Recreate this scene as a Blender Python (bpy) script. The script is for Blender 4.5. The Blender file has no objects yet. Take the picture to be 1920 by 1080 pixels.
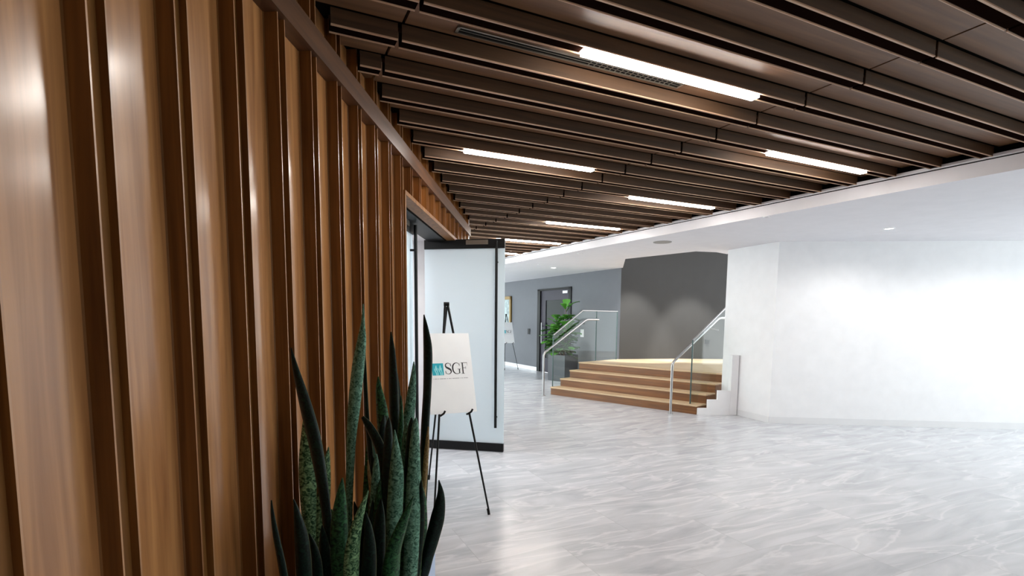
import bpy, bmesh, math, random
from mathutils import Vector, Matrix
random.seed(7)
S = bpy.context.scene
COL = S.collection

# ------------------------------------------------------------------ camera, world, light, exposure
H = 1.57
F_PX, PITCH, ROLL, CX, CY = 979.0, -0.0996, -0.0095, 960.0, 694.4
_sp, _cp, _s, _c = math.sin(PITCH), math.cos(PITCH), math.sin(ROLL), math.cos(ROLL)
_R, _U, _F = Vector((1, 0, 0)), Vector((0, -_sp, _cp)), Vector((0, _cp, _sp))
_R2, _U2 = _c*_R - _s*_U, _s*_R + _c*_U
cam_data = bpy.data.cameras.new('camera')
cam = bpy.data.objects.new('camera', cam_data); COL.objects.link(cam)
m = Matrix((( _R2.x, _U2.x, -_F.x, 0), (_R2.y, _U2.y, -_F.y, 0), (_R2.z, _U2.z, -_F.z, H), (0, 0, 0, 1)))
cam.matrix_world = m
cam_data.sensor_fit = 'HORIZONTAL'; cam_data.sensor_width = 36.0
cam_data.lens = F_PX/1920*36
cam_data.shift_x = 0.0
cam_data.shift_y = (CY-540)/1920
cam_data.clip_start = 0.05; cam_data.clip_end = 200
S.camera = cam

S.view_settings.view_transform = 'Standard'
S.view_settings.look = 'None'
S.view_settings.gamma = 1.0
S.view_settings.use_curve_mapping = False
S.view_settings.exposure = 1.08

world = bpy.data.worlds.new('daylight'); S.world = world
world.use_nodes = True
bg = world.node_tree.nodes['Background']
bg.inputs[0].default_value = (0.93, 0.97, 1.0, 1)
bg.inputs[1].default_value = 2.1
LAMP_E = 40.0           # brightness of the linear ceiling lights

def spot(name, loc, target, energy, size, blend, col=(1, .975, .94), rad=.04):
    l = bpy.data.lights.new(name, 'SPOT'); l.energy = energy; l.spot_size = math.radians(size)
    l.spot_blend = blend; l.color = col; l.shadow_soft_size = rad
    o = bpy.data.objects.new(name, l); COL.objects.link(o)
    o.location = loc
    o.rotation_euler = (Vector(target)-Vector(loc)).to_track_quat('-Z', 'Y').to_euler()
    return o

# ------------------------------------------------------------------ pixel helpers (a ray through the photo cut by a plane)
def ray(u, v):
    x = (u-CX)/F_PX; y = -(v-CY)/F_PX
    x, y = _c*x+_s*y, -_s*x+_c*y
    return Vector((x, _cp-_sp*y, _sp+_cp*y))
def at_y(u, v, Y):
    r = ray(u, v); return Vector((0, 0, H)) + r*(Y/r.y)

# ------------------------------------------------------------------ mesh helpers
class MB:
    def __init__(self): self.v = []; self.f = []; self.mi = []; self.sm = []; self.uv = {}
    def add(self, vs, fs, mi=0, smooth=False):
        b = len(self.v); self.v += [tuple(q) for q in vs]
        for f in fs:
            self.f.append([b+i for i in f]); self.mi.append(mi); self.sm.append(smooth)
        return b
    def box(self, a, b, mi=0, M=None):
        (x0, y0, z0), (x1, y1, z1) = a, b
        vs = [Vector(q) for q in ((x0,y0,z0),(x1,y0,z0),(x1,y1,z0),(x0,y1,z0),(x0,y0,z1),(x1,y0,z1),(x1,y1,z1),(x0,y1,z1))]
        if M is not None: vs = [M @ q for q in vs]
        self.add(vs, [(0,3,2,1),(4,5,6,7),(0,1,5,4),(1,2,6,5),(2,3,7,6),(3,0,4,7)], mi)
        return self
    def prism(self, poly, z0, z1, mi=0, M=None):
        n = len(poly)
        ar = sum(poly[i][0]*poly[(i+1) % n][1]-poly[(i+1) % n][0]*poly[i][1] for i in range(n))
        if ar < 0: poly = poly[::-1]
        vs = [Vector((p[0], p[1], z0)) for p in poly]+[Vector((p[0], p[1], z1)) for p in poly]
        if M is not None: vs = [M @ q for q in vs]
        fs = [tuple(range(n-1, -1, -1)), tuple(range(n, 2*n))]
        fs += [(i, (i+1) % n, n+(i+1) % n, n+i) for i in range(n)]
        self.add(vs, fs, mi); return self
    def tube(self, pts, r, mi=0, n=10, cap=True):
        pts = [Vector(q) for q in pts]; k = len(pts); rs = r if isinstance(r, (list, tuple)) else [r]*k
        vs = []; prev = None
        for i, p in enumerate(pts):
            t = (pts[min(i+1, k-1)]-pts[max(i-1, 0)]).normalized()
            if prev is None:
                a = Vector((0, 0, 1)) if abs(t.z) < .9 else Vector((1, 0, 0))
                x = t.cross(a).normalized()
            else:
                x = (prev - t*prev.dot(t)).normalized()
            prev = x; y = t.cross(x)
            for j in range(n):
                an = 2*math.pi*j/n; vs.append(p+(x*math.cos(an)+y*math.sin(an))*rs[i])
        fs = [(i*n+j, i*n+(j+1) % n, (i+1)*n+(j+1) % n, (i+1)*n+j) for i in range(k-1) for j in range(n)]
        self.add(vs, fs, mi, True)
        if cap:
            self.add(vs[:n], [tuple(range(n-1, -1, -1))], mi); self.add(vs[-n:], [tuple(range(n))], mi)
        return self
    def lathe(self, prof, c=(0, 0, 0), n=24, mi=0):
        k = len(prof); vs = []
        for r, z in prof:
            for j in range(n):
                a = 2*math.pi*j/n; vs.append((c[0]+r*math.cos(a), c[1]+r*math.sin(a), c[2]+z))
        fs = [(i*n+j, i*n+(j+1) % n, (i+1)*n+(j+1) % n, (i+1)*n+j) for i in range(k-1) for j in range(n)]
        self.add(vs, fs, mi, True); return self
    def build(self, name, mats, parent=None, loc=None, rotz=0):
        me = bpy.data.meshes.new(name); me.from_pydata(self.v, [], self.f); me.update()
        if not isinstance(mats, (list, tuple)): mats = [mats]
        for q in mats: me.materials.append(q)
        for i, p in enumerate(me.polygons): p.material_index = self.mi[i]; p.use_smooth = self.sm[i]
        o = bpy.data.objects.new(name, me); COL.objects.link(o)
        if parent is not None: o.parent = parent
        if loc is not None: o.location = loc
        o.rotation_euler.z = rotz
        return o

def bevel(o, w=.004, seg=2):
    b = o.modifiers.new('bevel', 'BEVEL'); b.width = w; b.segments = seg; b.limit_method = 'ANGLE'; return o
def struct(o): o['kind'] = 'structure'; return o
def thing(name, label, cat, loc=(0, 0, 0), rotz=0, group=None):
    o = bpy.data.objects.new(name, None); COL.objects.link(o); o.empty_display_size = .1
    o.location = loc; o.rotation_euler = (0, 0, rotz); return tag(o, label, cat, group)
def tag(o, label, cat, group=None):
    o['label'] = label; o['category'] = cat
    if group: o['group'] = group
    return o
def copy_tree(o, parent=None):
    c = o.copy(); COL.objects.link(c)
    if parent is not None: c.parent = parent
    for ch in list(o.children): copy_tree(ch, c)
    return c
def smooth_path(P, n):
    out = []; k = len(P)
    for i in range(k-1):
        p0, p1, p2, p3 = P[max(i-1, 0)], P[i], P[i+1], P[min(i+2, k-1)]
        for j in range(n):
            t = j/n
            out.append([.5*((2*b)+(-a+c)*t+(2*a-5*b+4*c-d)*t*t+(-a+3*b-3*c+d)*t**3) for a, b, c, d in zip(p0, p1, p2, p3)])
    out.append(list(P[-1])); return out

# ------------------------------------------------------------------ materials
def srgb(r, g, b):
    f = lambda c: (c/255/12.92) if c/255 <= .04045 else ((c/255+.055)/1.055)**2.4
    return (f(r), f(g), f(b), 1)
def mat(name, col, rough=.5, metal=0, spec=.5, emit=None, es=0, coat=0, bump=0, bscale=200):
    mt = bpy.data.materials.new(name); mt.use_nodes = True
    nt = mt.node_tree; b = nt.nodes['Principled BSDF']
    b.inputs['Roughness'].default_value = rough; b.inputs['Metallic'].default_value = metal
    b.inputs['Specular IOR Level'].default_value = spec
    b.inputs['Coat Weight'].default_value = coat
    nz = nt.nodes.new('ShaderNodeTexNoise'); nz.inputs['Scale'].default_value = 6; nz.inputs['Detail'].default_value = 4
    tc = nt.nodes.new('ShaderNodeTexCoord'); nt.links.new(tc.outputs['Object'], nz.inputs['Vector'])
    mx = nt.nodes.new('ShaderNodeMix'); mx.data_type = 'RGBA'
    mx.inputs['A'].default_value = tuple(c*.94 for c in col[:3])+(1,); mx.inputs['B'].default_value = tuple(min(1, c*1.05) for c in col[:3])+(1,)
    nt.links.new(nz.outputs['Fac'], mx.inputs['Factor']); nt.links.new(mx.outputs['Result'], b.inputs['Base Color'])
    if bump:
        n2 = nt.nodes.new('ShaderNodeTexNoise'); n2.inputs['Scale'].default_value = bscale
        nt.links.new(tc.outputs['Object'], n2.inputs['Vector'])
        bp = nt.nodes.new('ShaderNodeBump'); bp.inputs['Strength'].default_value = bump; bp.inputs['Distance'].default_value = .002
        nt.links.new(n2.outputs['Fac'], bp.inputs['Height']); nt.links.new(bp.outputs['Normal'], b.inputs['Normal'])
    if emit:
        b.inputs['Emission Color'].default_value = emit; b.inputs['Emission Strength'].default_value = es
    return mt
def wood(name, c1, c2, grain='Z', rotz=0, rough=.4, coat=.0, board=0, spec=.5, var=.35):
    """grain stretched along one axis; board>0 gives each board of that pitch (on the x axis of the turned frame) its own tone"""
    mt = bpy.data.materials.new(name); mt.use_nodes = True
    nt = mt.node_tree; b = nt.nodes['Principled BSDF']; L = nt.links.new
    b.inputs['Roughness'].default_value = rough; b.inputs['Coat Weight'].default_value = coat; b.inputs['Coat Roughness'].default_value = .18
    b.inputs['Specular IOR Level'].default_value = spec
    tc = nt.nodes.new('ShaderNodeTexCoord')
    rot = nt.nodes.new('ShaderNodeMapping'); rot.inputs['Rotation'].default_value = (0, 0, -rotz)
    L(tc.outputs['Object'], rot.inputs['Vector'])
    mp = nt.nodes.new('ShaderNodeMapping')
    mp.inputs['Scale'].default_value = {'X': (1.2, 26, 26), 'Y': (26, 1.2, 26), 'Z': (26, 26, 1.2)}[grain]
    L(rot.outputs['Vector'], mp.inputs['Vector'])
    n1 = nt.nodes.new('ShaderNodeTexNoise'); n1.inputs['Scale'].default_value = 1.0; n1.inputs['Detail'].default_value = 7; n1.inputs['Distortion'].default_value = .6
    L(mp.outputs['Vector'], n1.inputs['Vector'])
    cr = nt.nodes.new('ShaderNodeValToRGB'); cr.color_ramp.elements[0].position = .3; cr.color_ramp.elements[1].position = .72
    cr.color_ramp.elements[0].color = c1; cr.color_ramp.elements[1].color = c2
    L(n1.outputs['Fac'], cr.inputs['Fac']); out = cr.outputs['Color']
    if board:
        sx = nt.nodes.new('ShaderNodeSeparateXYZ'); L(rot.outputs['Vector'], sx.inputs[0])
        dv = nt.nodes.new('ShaderNodeMath'); dv.operation = 'DIVIDE'; dv.inputs[1].default_value = board; L(sx.outputs['X'], dv.inputs[0])
        fl = nt.nodes.new('ShaderNodeMath'); fl.operation = 'FLOOR'; L(dv.outputs[0], fl.inputs[0])
        wn = nt.nodes.new('ShaderNodeTexWhiteNoise'); wn.noise_dimensions = '1D'; L(fl.outputs[0], wn.inputs['W'])
        mr = nt.nodes.new('ShaderNodeMapRange'); mr.inputs['To Min'].default_value = 1-var; mr.inputs['To Max'].default_value = 1+var*.6; L(wn.outputs['Value'], mr.inputs['Value'])
        hs = nt.nodes.new('ShaderNodeHueSaturation'); L(mr.outputs['Result'], hs.inputs['Value']); L(out, hs.inputs['Color']); out = hs.outputs['Color']
    L(out, b.inputs['Base Color'])
    bp = nt.nodes.new('ShaderNodeBump'); bp.inputs['Strength'].default_value = .08; bp.inputs['Distance'].default_value = .003
    L(n1.outputs['Fac'], bp.inputs['Height']); L(bp.outputs['Normal'], b.inputs['Normal'])
    return mt
def glass_mat(name, tint, refl=.12, opac=0.0, body=(.8, .9, .88, 1)):
    mt = bpy.data.materials.new(name); mt.use_nodes = True; nt = mt.node_tree; nt.nodes.clear(); L = nt.links.new
    o = nt.nodes.new('ShaderNodeOutputMaterial'); tr = nt.nodes.new('ShaderNodeBsdfTransparent'); tr.inputs[0].default_value = tint
    gl = nt.nodes.new('ShaderNodeBsdfGlossy'); gl.inputs['Roughness'].default_value = .02
    lw = nt.nodes.new('ShaderNodeLayerWeight'); lw.inputs['Blend'].default_value = .5
    pw = nt.nodes.new('ShaderNodeMath'); pw.operation = 'POWER'; pw.inputs[1].default_value = 5; L(lw.outputs['Facing'], pw.inputs[0])
    fr = nt.nodes.new('ShaderNodeMath'); fr.operation = 'MULTIPLY_ADD'; fr.inputs[1].default_value = .6; fr.inputs[2].default_value = .02; L(pw.outputs[0], fr.inputs[0])
    mx = nt.nodes.new('ShaderNodeMixShader'); L(fr.outputs[0], mx.inputs[0]); L(tr.outputs[0], mx.inputs[1]); L(gl.outputs[0], mx.inputs[2])
    last = mx.outputs[0]
    if opac:
        df = nt.nodes.new('ShaderNodeBsdfDiffuse'); df.inputs[0].default_value = body
        m2 = nt.nodes.new('ShaderNodeMixShader'); m2.inputs[0].default_value = opac; L(last, m2.inputs[1]); L(df.outputs[0], m2.inputs[2]); last = m2.outputs[0]
    L(last, o.inputs[0]); return mt

# ------------------------------------------------------------------ layout frames
WANG = math.atan2(1, .053)                       # the timber wall runs at x = -.99 + .053 y
WT = Vector((math.cos(WANG), math.sin(WANG), 0)); WN = Vector((WT.y, -WT.x, 0))
WO = Vector((-.99, 0, 0))
MW = Matrix.Translation(WO) @ Matrix(((WT.x, WN.x, 0, 0), (WT.y, WN.y, 0, 0), (0, 0, 1, 0), (0, 0, 0, 1)))   # (along, out, up); mirrored frame
TH = math.radians(25.1)
D = Vector((math.cos(TH), math.sin(TH), 0)); N = Vector((-math.sin(TH), math.cos(TH), 0))
MC = Matrix(((D.x, N.x, 0, 0), (D.y, N.y, 0, 0), (0, 0, 1, 0), (0, 0, 0, 1)))          # ceiling frame (s, q, z)
SO = Vector((3.04, 5.722, 0)); SD = Vector((-3.06, 5.62, 0)).normalized()               # edge of the white ceiling
SNn = Vector((SD.y, -SD.x, 0))                                                          # towards the white ceiling
Z_BEAM, Z_BOARD, Z_WHITE = 2.88, 2.953, 2.745

M_wall = wood('walnut_wall', srgb(92, 57, 24), srgb(142, 94, 46), 'Z', 0, .5, .0, spec=.25)
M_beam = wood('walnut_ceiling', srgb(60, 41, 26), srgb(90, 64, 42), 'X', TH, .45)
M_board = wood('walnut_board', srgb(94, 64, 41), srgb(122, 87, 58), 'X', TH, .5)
M_edge_hl = wood('edge_highlight', srgb(150, 104, 70), srgb(196, 148, 108), 'Z', 0, .35, .3)  # pale wood paints in the bright highlight along the batten edges
M_lit_face = wood('walnut_lit_face', srgb(146, 94, 52), srgb(200, 142, 88), 'Z', 0, .32, .95)  # lighter copy of the wall walnut, light on the flat boards put into colour
M_bedge_hl = wood('ceiling_edge_highlight', srgb(172, 136, 108), srgb(204, 168, 138), 'X', TH, .4)  # lamp highlight along the beam edges, painted as a pale strip
M_black = mat('black_gap', srgb(10, 8, 7), .9, spec=.1)
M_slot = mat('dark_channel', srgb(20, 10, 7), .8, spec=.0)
M_white = mat('white_paint', srgb(238, 238, 240), .7)
M_ceilw = mat('white_ceiling', srgb(218, 216, 220), .75)
M_grey = mat('grey_paint', srgb(101, 103, 109), .65)
M_dgrey = mat('dark_grey_paint', srgb(54, 54, 53), .75)
M_blackm = mat('black_metal', srgb(12, 12, 13), .5, 0, .25)
M_steel = mat('brushed_steel', srgb(172, 172, 174), .28, 1)
M_alu = mat('aluminium', srgb(150, 145, 135), .35, 1)
M_glass = glass_mat('clear_glass', (.93, .965, .955, 1))
M_gedge = mat('glass_edge', srgb(60, 84, 82), .15)
M_lamp = mat('lit_diffuser', srgb(255, 250, 240), .5, emit=(1, .962, .91, 1), es=LAMP_E)

def floor_mat():
    mt = bpy.data.materials.new('grey_stone_tile'); mt.use_nodes = True; nt = mt.node_tree; L = nt.links.new
    b = nt.nodes['Principled BSDF']
    tc = nt.nodes.new('ShaderNodeTexCoord'); rot = nt.nodes.new('ShaderNodeMapping'); rot.inputs['Rotation'].default_value = (0, 0, -TH)
    L(tc.outputs['Object'], rot.inputs['Vector'])
    br = nt.nodes.new('ShaderNodeTexBrick'); br.offset = .5
    br.inputs['Scale'].default_value = 1; br.inputs['Brick Width'].default_value = 1.2; br.inputs['Row Height'].default_value = .6
    br.inputs['Mortar Size'].default_value = .003; br.inputs['Mortar Smooth'].default_value = .3; br.inputs['Bias'].default_value = 0
    br.inputs['Color1'].default_value = (.35, .35, .35, 1); br.inputs['Color2'].default_value = (.65, .65, .65, 1); br.inputs['Mortar'].default_value = (.5, .5, .5, 1)
    L(rot.outputs['Vector'], br.inputs['Vector'])
    # per tile shift of the streaks
    ad = nt.nodes.new('ShaderNodeVectorMath'); ad.operation = 'MULTIPLY_ADD'; ad.inputs[1].default_value = (9, 17, 5)
    L(br.outputs['Color'], ad.inputs[0]); L(rot.outputs['Vector'], ad.inputs[2])
    mp = nt.nodes.new('ShaderNodeMapping'); mp.inputs['Scale'].default_value = (.8, 3.6, 1); mp.inputs['Rotation'].default_value = (0, 0, .25)
    L(ad.outputs[0], mp.inputs['Vector'])
    n1 = nt.nodes.new('ShaderNodeTexNoise'); n1.inputs['Scale'].default_value = 1; n1.inputs['Detail'].default_value = 8; n1.inputs['Distortion'].default_value = 1.6; n1.inputs['Roughness'].default_value = .6
    L(mp.outputs['Vector'], n1.inputs['Vector'])
    cr = nt.nodes.new('ShaderNodeValToRGB'); e = cr.color_ramp.elements
    e[0].position = .3; e[0].color = srgb(176, 178, 184); e[1].position = .74; e[1].color = srgb(208, 210, 215)
    k = e.new(.5); k.color = srgb(193, 195, 200)
    L(n1.outputs['Fac'], cr.inputs['Fac'])
    # thin pale veins
    n2 = nt.nodes.new('ShaderNodeTexNoise'); n2.inputs['Scale'].default_value = .9; n2.inputs['Detail'].default_value = 5; n2.inputs['Distortion'].default_value = .9
    L(mp.outputs['Vector'], n2.inputs['Vector'])
    c2 = nt.nodes.new('ShaderNodeValToRGB'); e = c2.color_ramp.elements
    e[0].position = .47; e[0].color = (0, 0, 0, 1); e[1].position = .5; e[1].color = (1, 1, 1, 1); k = e.new(.53); k.color = (0, 0, 0, 1)
    L(n2.outputs['Fac'], c2.inputs['Fac'])
    mx = nt.nodes.new('ShaderNodeMix'); mx.data_type = 'RGBA'; mx.inputs['B'].default_value = srgb(230, 229, 231)
    ml = nt.nodes.new('ShaderNodeMath'); ml.operation = 'MULTIPLY'; ml.inputs[1].default_value = .45; L(c2.outputs['Color'], ml.inputs[0])
    L(ml.outputs[0], mx.inputs['Factor']); L(cr.outputs['Color'], mx.inputs['A'])
    m3 = nt.nodes.new('ShaderNodeMix'); m3.data_type = 'RGBA'; m3.inputs['B'].default_value = srgb(150, 150, 152)
    m4 = nt.nodes.new('ShaderNodeMath'); m4.operation = 'MULTIPLY'; m4.inputs[1].default_value = .32; L(br.outputs['Fac'], m4.inputs[0])
    L(m4.outputs[0], m3.inputs['Factor']); L(mx.outputs['Result'], m3.inputs['A'])
    L(m3.outputs['Result'], b.inputs['Base Color'])
    rr = nt.nodes.new('ShaderNodeMapRange'); rr.inputs['To Min'].default_value = .14; rr.inputs['To Max'].default_value = .3
    L(n1.outputs['Fac'], rr.inputs['Value']); L(rr.outputs['Result'], b.inputs['Roughness'])
    b.inputs['Specular IOR Level'].default_value = .5
    return mt

# ------------------------------------------------------------------ setting: floor
struct(MB().box((-4, -4, -.1), (9.5, 22, 0)).build('floor', floor_mat()))

# ------------------------------------------------------------------ timber wall (left), battens are hollow fins, in wall coordinates (along, out, up)
PITCHW, BW, BD = .2855, .058, .054
Y_J0, Y_J1, Z_HEAD, Z_TRIM = 3.90, 6.32, 2.452, 2.69
def batten_profile(a0, a1):
    """open plan line of the cladding between a0 and a1 (along, out, material of the face that starts here); out is towards the room.
    Flat boards between grooved battens with thin edges coloured as highlights"""
    run, fin, dp = .01, .005, -.022
    pts = [(a0, -BD, 1)]
    k = math.floor((a0-2.054)/PITCHW)
    while True:
        b0 = 2.054+k*PITCHW; b1 = b0+BW; k += 1
        if b0 >= a1: break
        if b0-run < a0 or b1 > a1: continue
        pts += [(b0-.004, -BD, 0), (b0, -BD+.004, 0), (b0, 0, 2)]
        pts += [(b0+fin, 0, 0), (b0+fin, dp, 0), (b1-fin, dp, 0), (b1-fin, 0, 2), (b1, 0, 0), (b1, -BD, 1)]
    pts += [(a1, -BD, 0), (a1, -.14, 0), (a0, -.14, 0)]
    return pts
def prism_strip(mb, poly, z0, z1):
    n = len(poly)
    vs = [MW @ Vector((p[0], p[1], z0)) for p in poly]+[MW @ Vector((p[0], p[1], z1)) for p in poly]
    for i in range(n):
        mb.add([vs[i], vs[(i+1) % n], vs[n+(i+1) % n], vs[n+i]], [(0, 1, 2, 3)], poly[i][2])
mb = MB(); Y_WE = 7.35
prism_strip(mb, batten_profile(-2.5, Y_J0-.03), 0, 3.0)
prism_strip(mb, batten_profile(Y_J0-.03, Y_J1), Z_HEAD+.03, 3.0)
prism_strip(mb, batten_profile(Y_J1, Y_WE), 0, 3.0)
struct(mb.build('wall_left', [M_wall, M_lit_face, M_edge_hl]))
# plain timber reveal round the door opening
mb = MB()
mb.box((Y_J0-.03, -.30, 0), (Y_J0, .004, Z_HEAD), M=MW)
mb.box((Y_J1, -.30, 0), (Y_J1+.03, .004, Z_HEAD), M=MW)
mb.box((Y_J0-.03, -.10, Z_HEAD), (Y_J1+.03, .006, Z_HEAD+.03), M=MW)
struct(mb.build('trim_1', M_wall))
# timber rail along the head of the wall
M_rail = wood('walnut_rail', srgb(70, 44, 26), srgb(102, 66, 40), 'Y', -(math.pi/2-WANG), .45)
struct(MB().prism([(.0, Z_TRIM), (.015, Z_TRIM), (.015, 2.80), (-.10, 2.80), (-.10, Z_TRIM)], -2.5, Y_WE+.01,
       M=MW @ Matrix(((0, 0, 1, 0), (1, 0, 0, 0), (0, 1, 0, 0), (0, 0, 0, 1)))).build('trim_2', M_rail))

# ------------------------------------------------------------------ room behind the glass doors (seen through the gap only)
mb = MB()
mb.box((-3.6, 3.0, 0), (-3.5, 7.2, 3.0)); mb.box((-3.6, 2.9, 0), (-1.05, 3.0, 3.0)); mb.box((-3.6, 7.2, 0), (-.8, 7.3, 3.0)); mb.box((-3.6, 2.9, 2.6), (-1.14, 7.3, 2.7))
struct(mb.build('wall_office', M_white))
t = thing('office_fill_light', 'added white square lit panel, unseen in the room behind the glass doors', 'ceiling light', (-2.2, 5.6, 2.6))  # added lamp, out of view, brightens the room behind the doors
MB().box((-.62, -.62, -.03), (.62, .62, 0)).build('frame', M_white, t)
MB().box((-.56, -.56, -.036), (.56, .56, -.031)).build('diffuser', mat('office_fill_diffuser', srgb(250, 250, 250), .5, emit=(1, 1, 1, 1), es=7), t)

# ------------------------------------------------------------------ white ceiling, with an opening over the landing
def soff(t): return SO+SD*t
s_near, s_far = soff(-7.6), soff(8.2)
poly = [(s_far.x, s_far.y), (s_near.x, s_near.y), (9.4, s_near.y), (9.4, 8.95), (3.9, 9.0), (3.82, 9.49), (3.54, 9.25), (3.15, 9.16), (2.2, 10.4), (2.52, 12.15), (-1.95, 20.9), (-4, 20.9), (-4, s_far.y)]
struct(MB().prism(poly, Z_WHITE, Z_WHITE+.12).build('ceiling_low', M_ceilw))
struct(MB().box((1.5, 8.9, 3.6), (7, 13.5, 3.7)).build('ceiling_landing', M_ceilw))
# edge band: white fascia, thin dark shadow line, pale rail
MS = Matrix.Translation(SO) @ Matrix(((SD.x, SNn.x, 0, 0), (SD.y, SNn.y, 0, 0), (0, 0, 1, 0), (0, 0, 0, 1)))
mb = MB()
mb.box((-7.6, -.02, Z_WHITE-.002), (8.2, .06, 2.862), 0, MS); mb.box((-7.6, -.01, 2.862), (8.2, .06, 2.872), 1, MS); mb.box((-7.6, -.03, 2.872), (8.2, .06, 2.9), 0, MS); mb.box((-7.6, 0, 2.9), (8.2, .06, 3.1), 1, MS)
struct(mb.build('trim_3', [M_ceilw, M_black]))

# ------------------------------------------------------------------ timber ceiling: flat boards above, hollow beams below
Q0, QP, BEAMW = 2.272, .3405, .078
def s_left(q):      # along-slat coordinate where the line q meets the timber wall
    # x = q*N.x + s*D.x ; y = q*N.y + s*D.y ; x = -.99 + .053 y
    r = (-.99 + .053*q*N.y - q*N.x)/(D.x-.053*D.y)
    return r if q*N.y+r*D.y < Y_WE else (-2.95-q*N.x)/D.x        # past the end of the timber wall the ceiling runs on to the glazing
def s_right(q):
    # (P-SO).SNn = 0
    return (SO.dot(SNn)-q*N.dot(SNn))/D.dot(SNn)
def joint_s(q): return .62-.035*(q-2.6)
# lamp slots: (q index, s start) ; 1.2 m each
LAMPS = [(0, 1.45), (5, 1.45), (2, 3.60), (7, 3.58), (12, 3.50), (17, 3.50), (22, 3.47)]
LQ = {}
for k, s in LAMPS: LQ[k] = s
mb = MB()
mb.prism([(-3.3, -2.6), (6.8, -2.6), (soff(-7.6).x+.1, soff(-7.6).y), (soff(8.2).x, soff(8.2).y), (-3.3, 13.5)], Z_BOARD+.0205, 3.06, 1)
kmin, kmax = -12, 27
for k in range(kmin, kmax):
    q = Q0+k*QP
    a, b = s_left(q+.2)-.05, s_right(q+.2)-.004
    if b-a < .1: continue
    cuts = [a]; j = joint_s(q)-2.4*3
    while j < b:
        if j > a+.05 and j < b-.05: cuts.append(j)
        j += 2.4
    cuts.append(b)
    for c0, c1 in zip(cuts[:-1], cuts[1:]):
        g0 = .007 if c0 != a else 0; g1 = .007 if c1 != b else 0
        mb.box((c0+g0, q+BEAMW-.01, Z_BOARD), (c1-g1, q+QP-.020, Z_BOARD+.02), 0, MC)
struct(mb.build('ceiling', [M_board, M_black]))
for k in range(kmin, kmax):
    q = Q0+k*QP
    a, b = s_left(q)+.03, s_right(q)-.02
    if b-a < .15: continue
    cuts = [a]; j = joint_s(q)-2.4*3
    while j < b:
        if j > a+.05 and j < b-.05: cuts.append(j)
        j += 2.4
    cuts.append(b)
    mb = MB(); f = .008
    for c0, c1 in zip(cuts[:-1], cuts[1:]):
        g0 = .010 if c0 != a else 0; g1 = .010 if c1 != b else 0
        x0, x1 = c0+g0, c1-g1
        mb.box((x0, q, Z_BEAM+.006), (x1, q+f, Z_BOARD+.003), 0, MC)                             # near cheek and its pale edge, a painted highlight
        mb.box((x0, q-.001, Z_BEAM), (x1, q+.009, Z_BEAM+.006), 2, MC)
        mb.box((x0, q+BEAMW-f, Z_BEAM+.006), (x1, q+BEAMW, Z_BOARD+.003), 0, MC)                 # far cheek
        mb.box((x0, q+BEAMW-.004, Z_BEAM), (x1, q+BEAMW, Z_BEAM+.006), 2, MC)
        segs = [(x0, x1)]
        if k in LQ:
            l0, l1 = LQ[k]-.005, LQ[k]+1.205; segs = []
            if x0 < min(x1, l0): segs.append((x0, min(x1, l0)))
            if x1 > max(x0, l1): segs.append((max(x0, l1), x1))
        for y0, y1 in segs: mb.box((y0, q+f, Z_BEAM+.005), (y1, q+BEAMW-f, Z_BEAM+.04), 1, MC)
    struct(mb.build('ceiling_beam', [M_beam, M_slot, M_bedge_hl]))

lamp_labels = {0: 'long lit ceiling strip light nearest the camera, beside the slot vent', 5: 'second lit strip light in the row along the timber wall',
    2: 'lit strip light farthest right, nearest of the row along the white ceiling edge', 7: 'lit strip light second in the row along the white ceiling edge, above the ceiling speaker',
    12: 'smaller lit strip light farther down, third in the row by the white ceiling', 17: 'small lit strip light partly hidden by the open glass door',
    22: 'tiny farthest lit strip light showing beside the glass door edge'}
proto = None
for k, s in LAMPS:
    q = Q0+k*QP; P = MC @ Vector((s, q, Z_BEAM))
    if proto is None:
        t = thing('strip_light', '', 'ceiling light', P, TH, 'linear lights in the timber ceiling'); proto = t
        MB().box((0, .009, .012), (1.2, BEAMW-.009, .04)).build('housing', M_alu, t)
        bevel(MB().box((.003, .010, -.016), (1.197, BEAMW-.010, .012)).build('diffuser', M_lamp, t), .003)
    else:
        t = copy_tree(proto); t.location = P
    t['label'] = lamp_labels[k]

# slot vent in the flat boards
t = thing('slot_vent', 'long narrow metal slot vent set between ceiling beams near the first light', 'air vent', MC @ Vector((.87, Q0+.222, Z_BOARD)), TH)
mb = MB(); L_ = 1.40
mb.box((0, 0, -.008), (L_, .009, .004)); mb.box((0, .053, -.008), (L_, .062, .004)); mb.box((0, 0, -.008), (.015, .062, .004)); mb.box((L_-.015, 0, -.008), (L_, .062, .004)); mb.box((0, .030, -.006), (L_, .034, .004))
mb.build('frame', M_alu, t)
MB().box((.01, .01, -.003), (L_-.01, .056, -.001)).build('slot', M_black, t)
mb = MB()
for i in range(17): mb.box((.76+i*.035, .012, -.006), (.765+i*.035, .054, -.002))
mb.build('louvre', M_alu, t)

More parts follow.
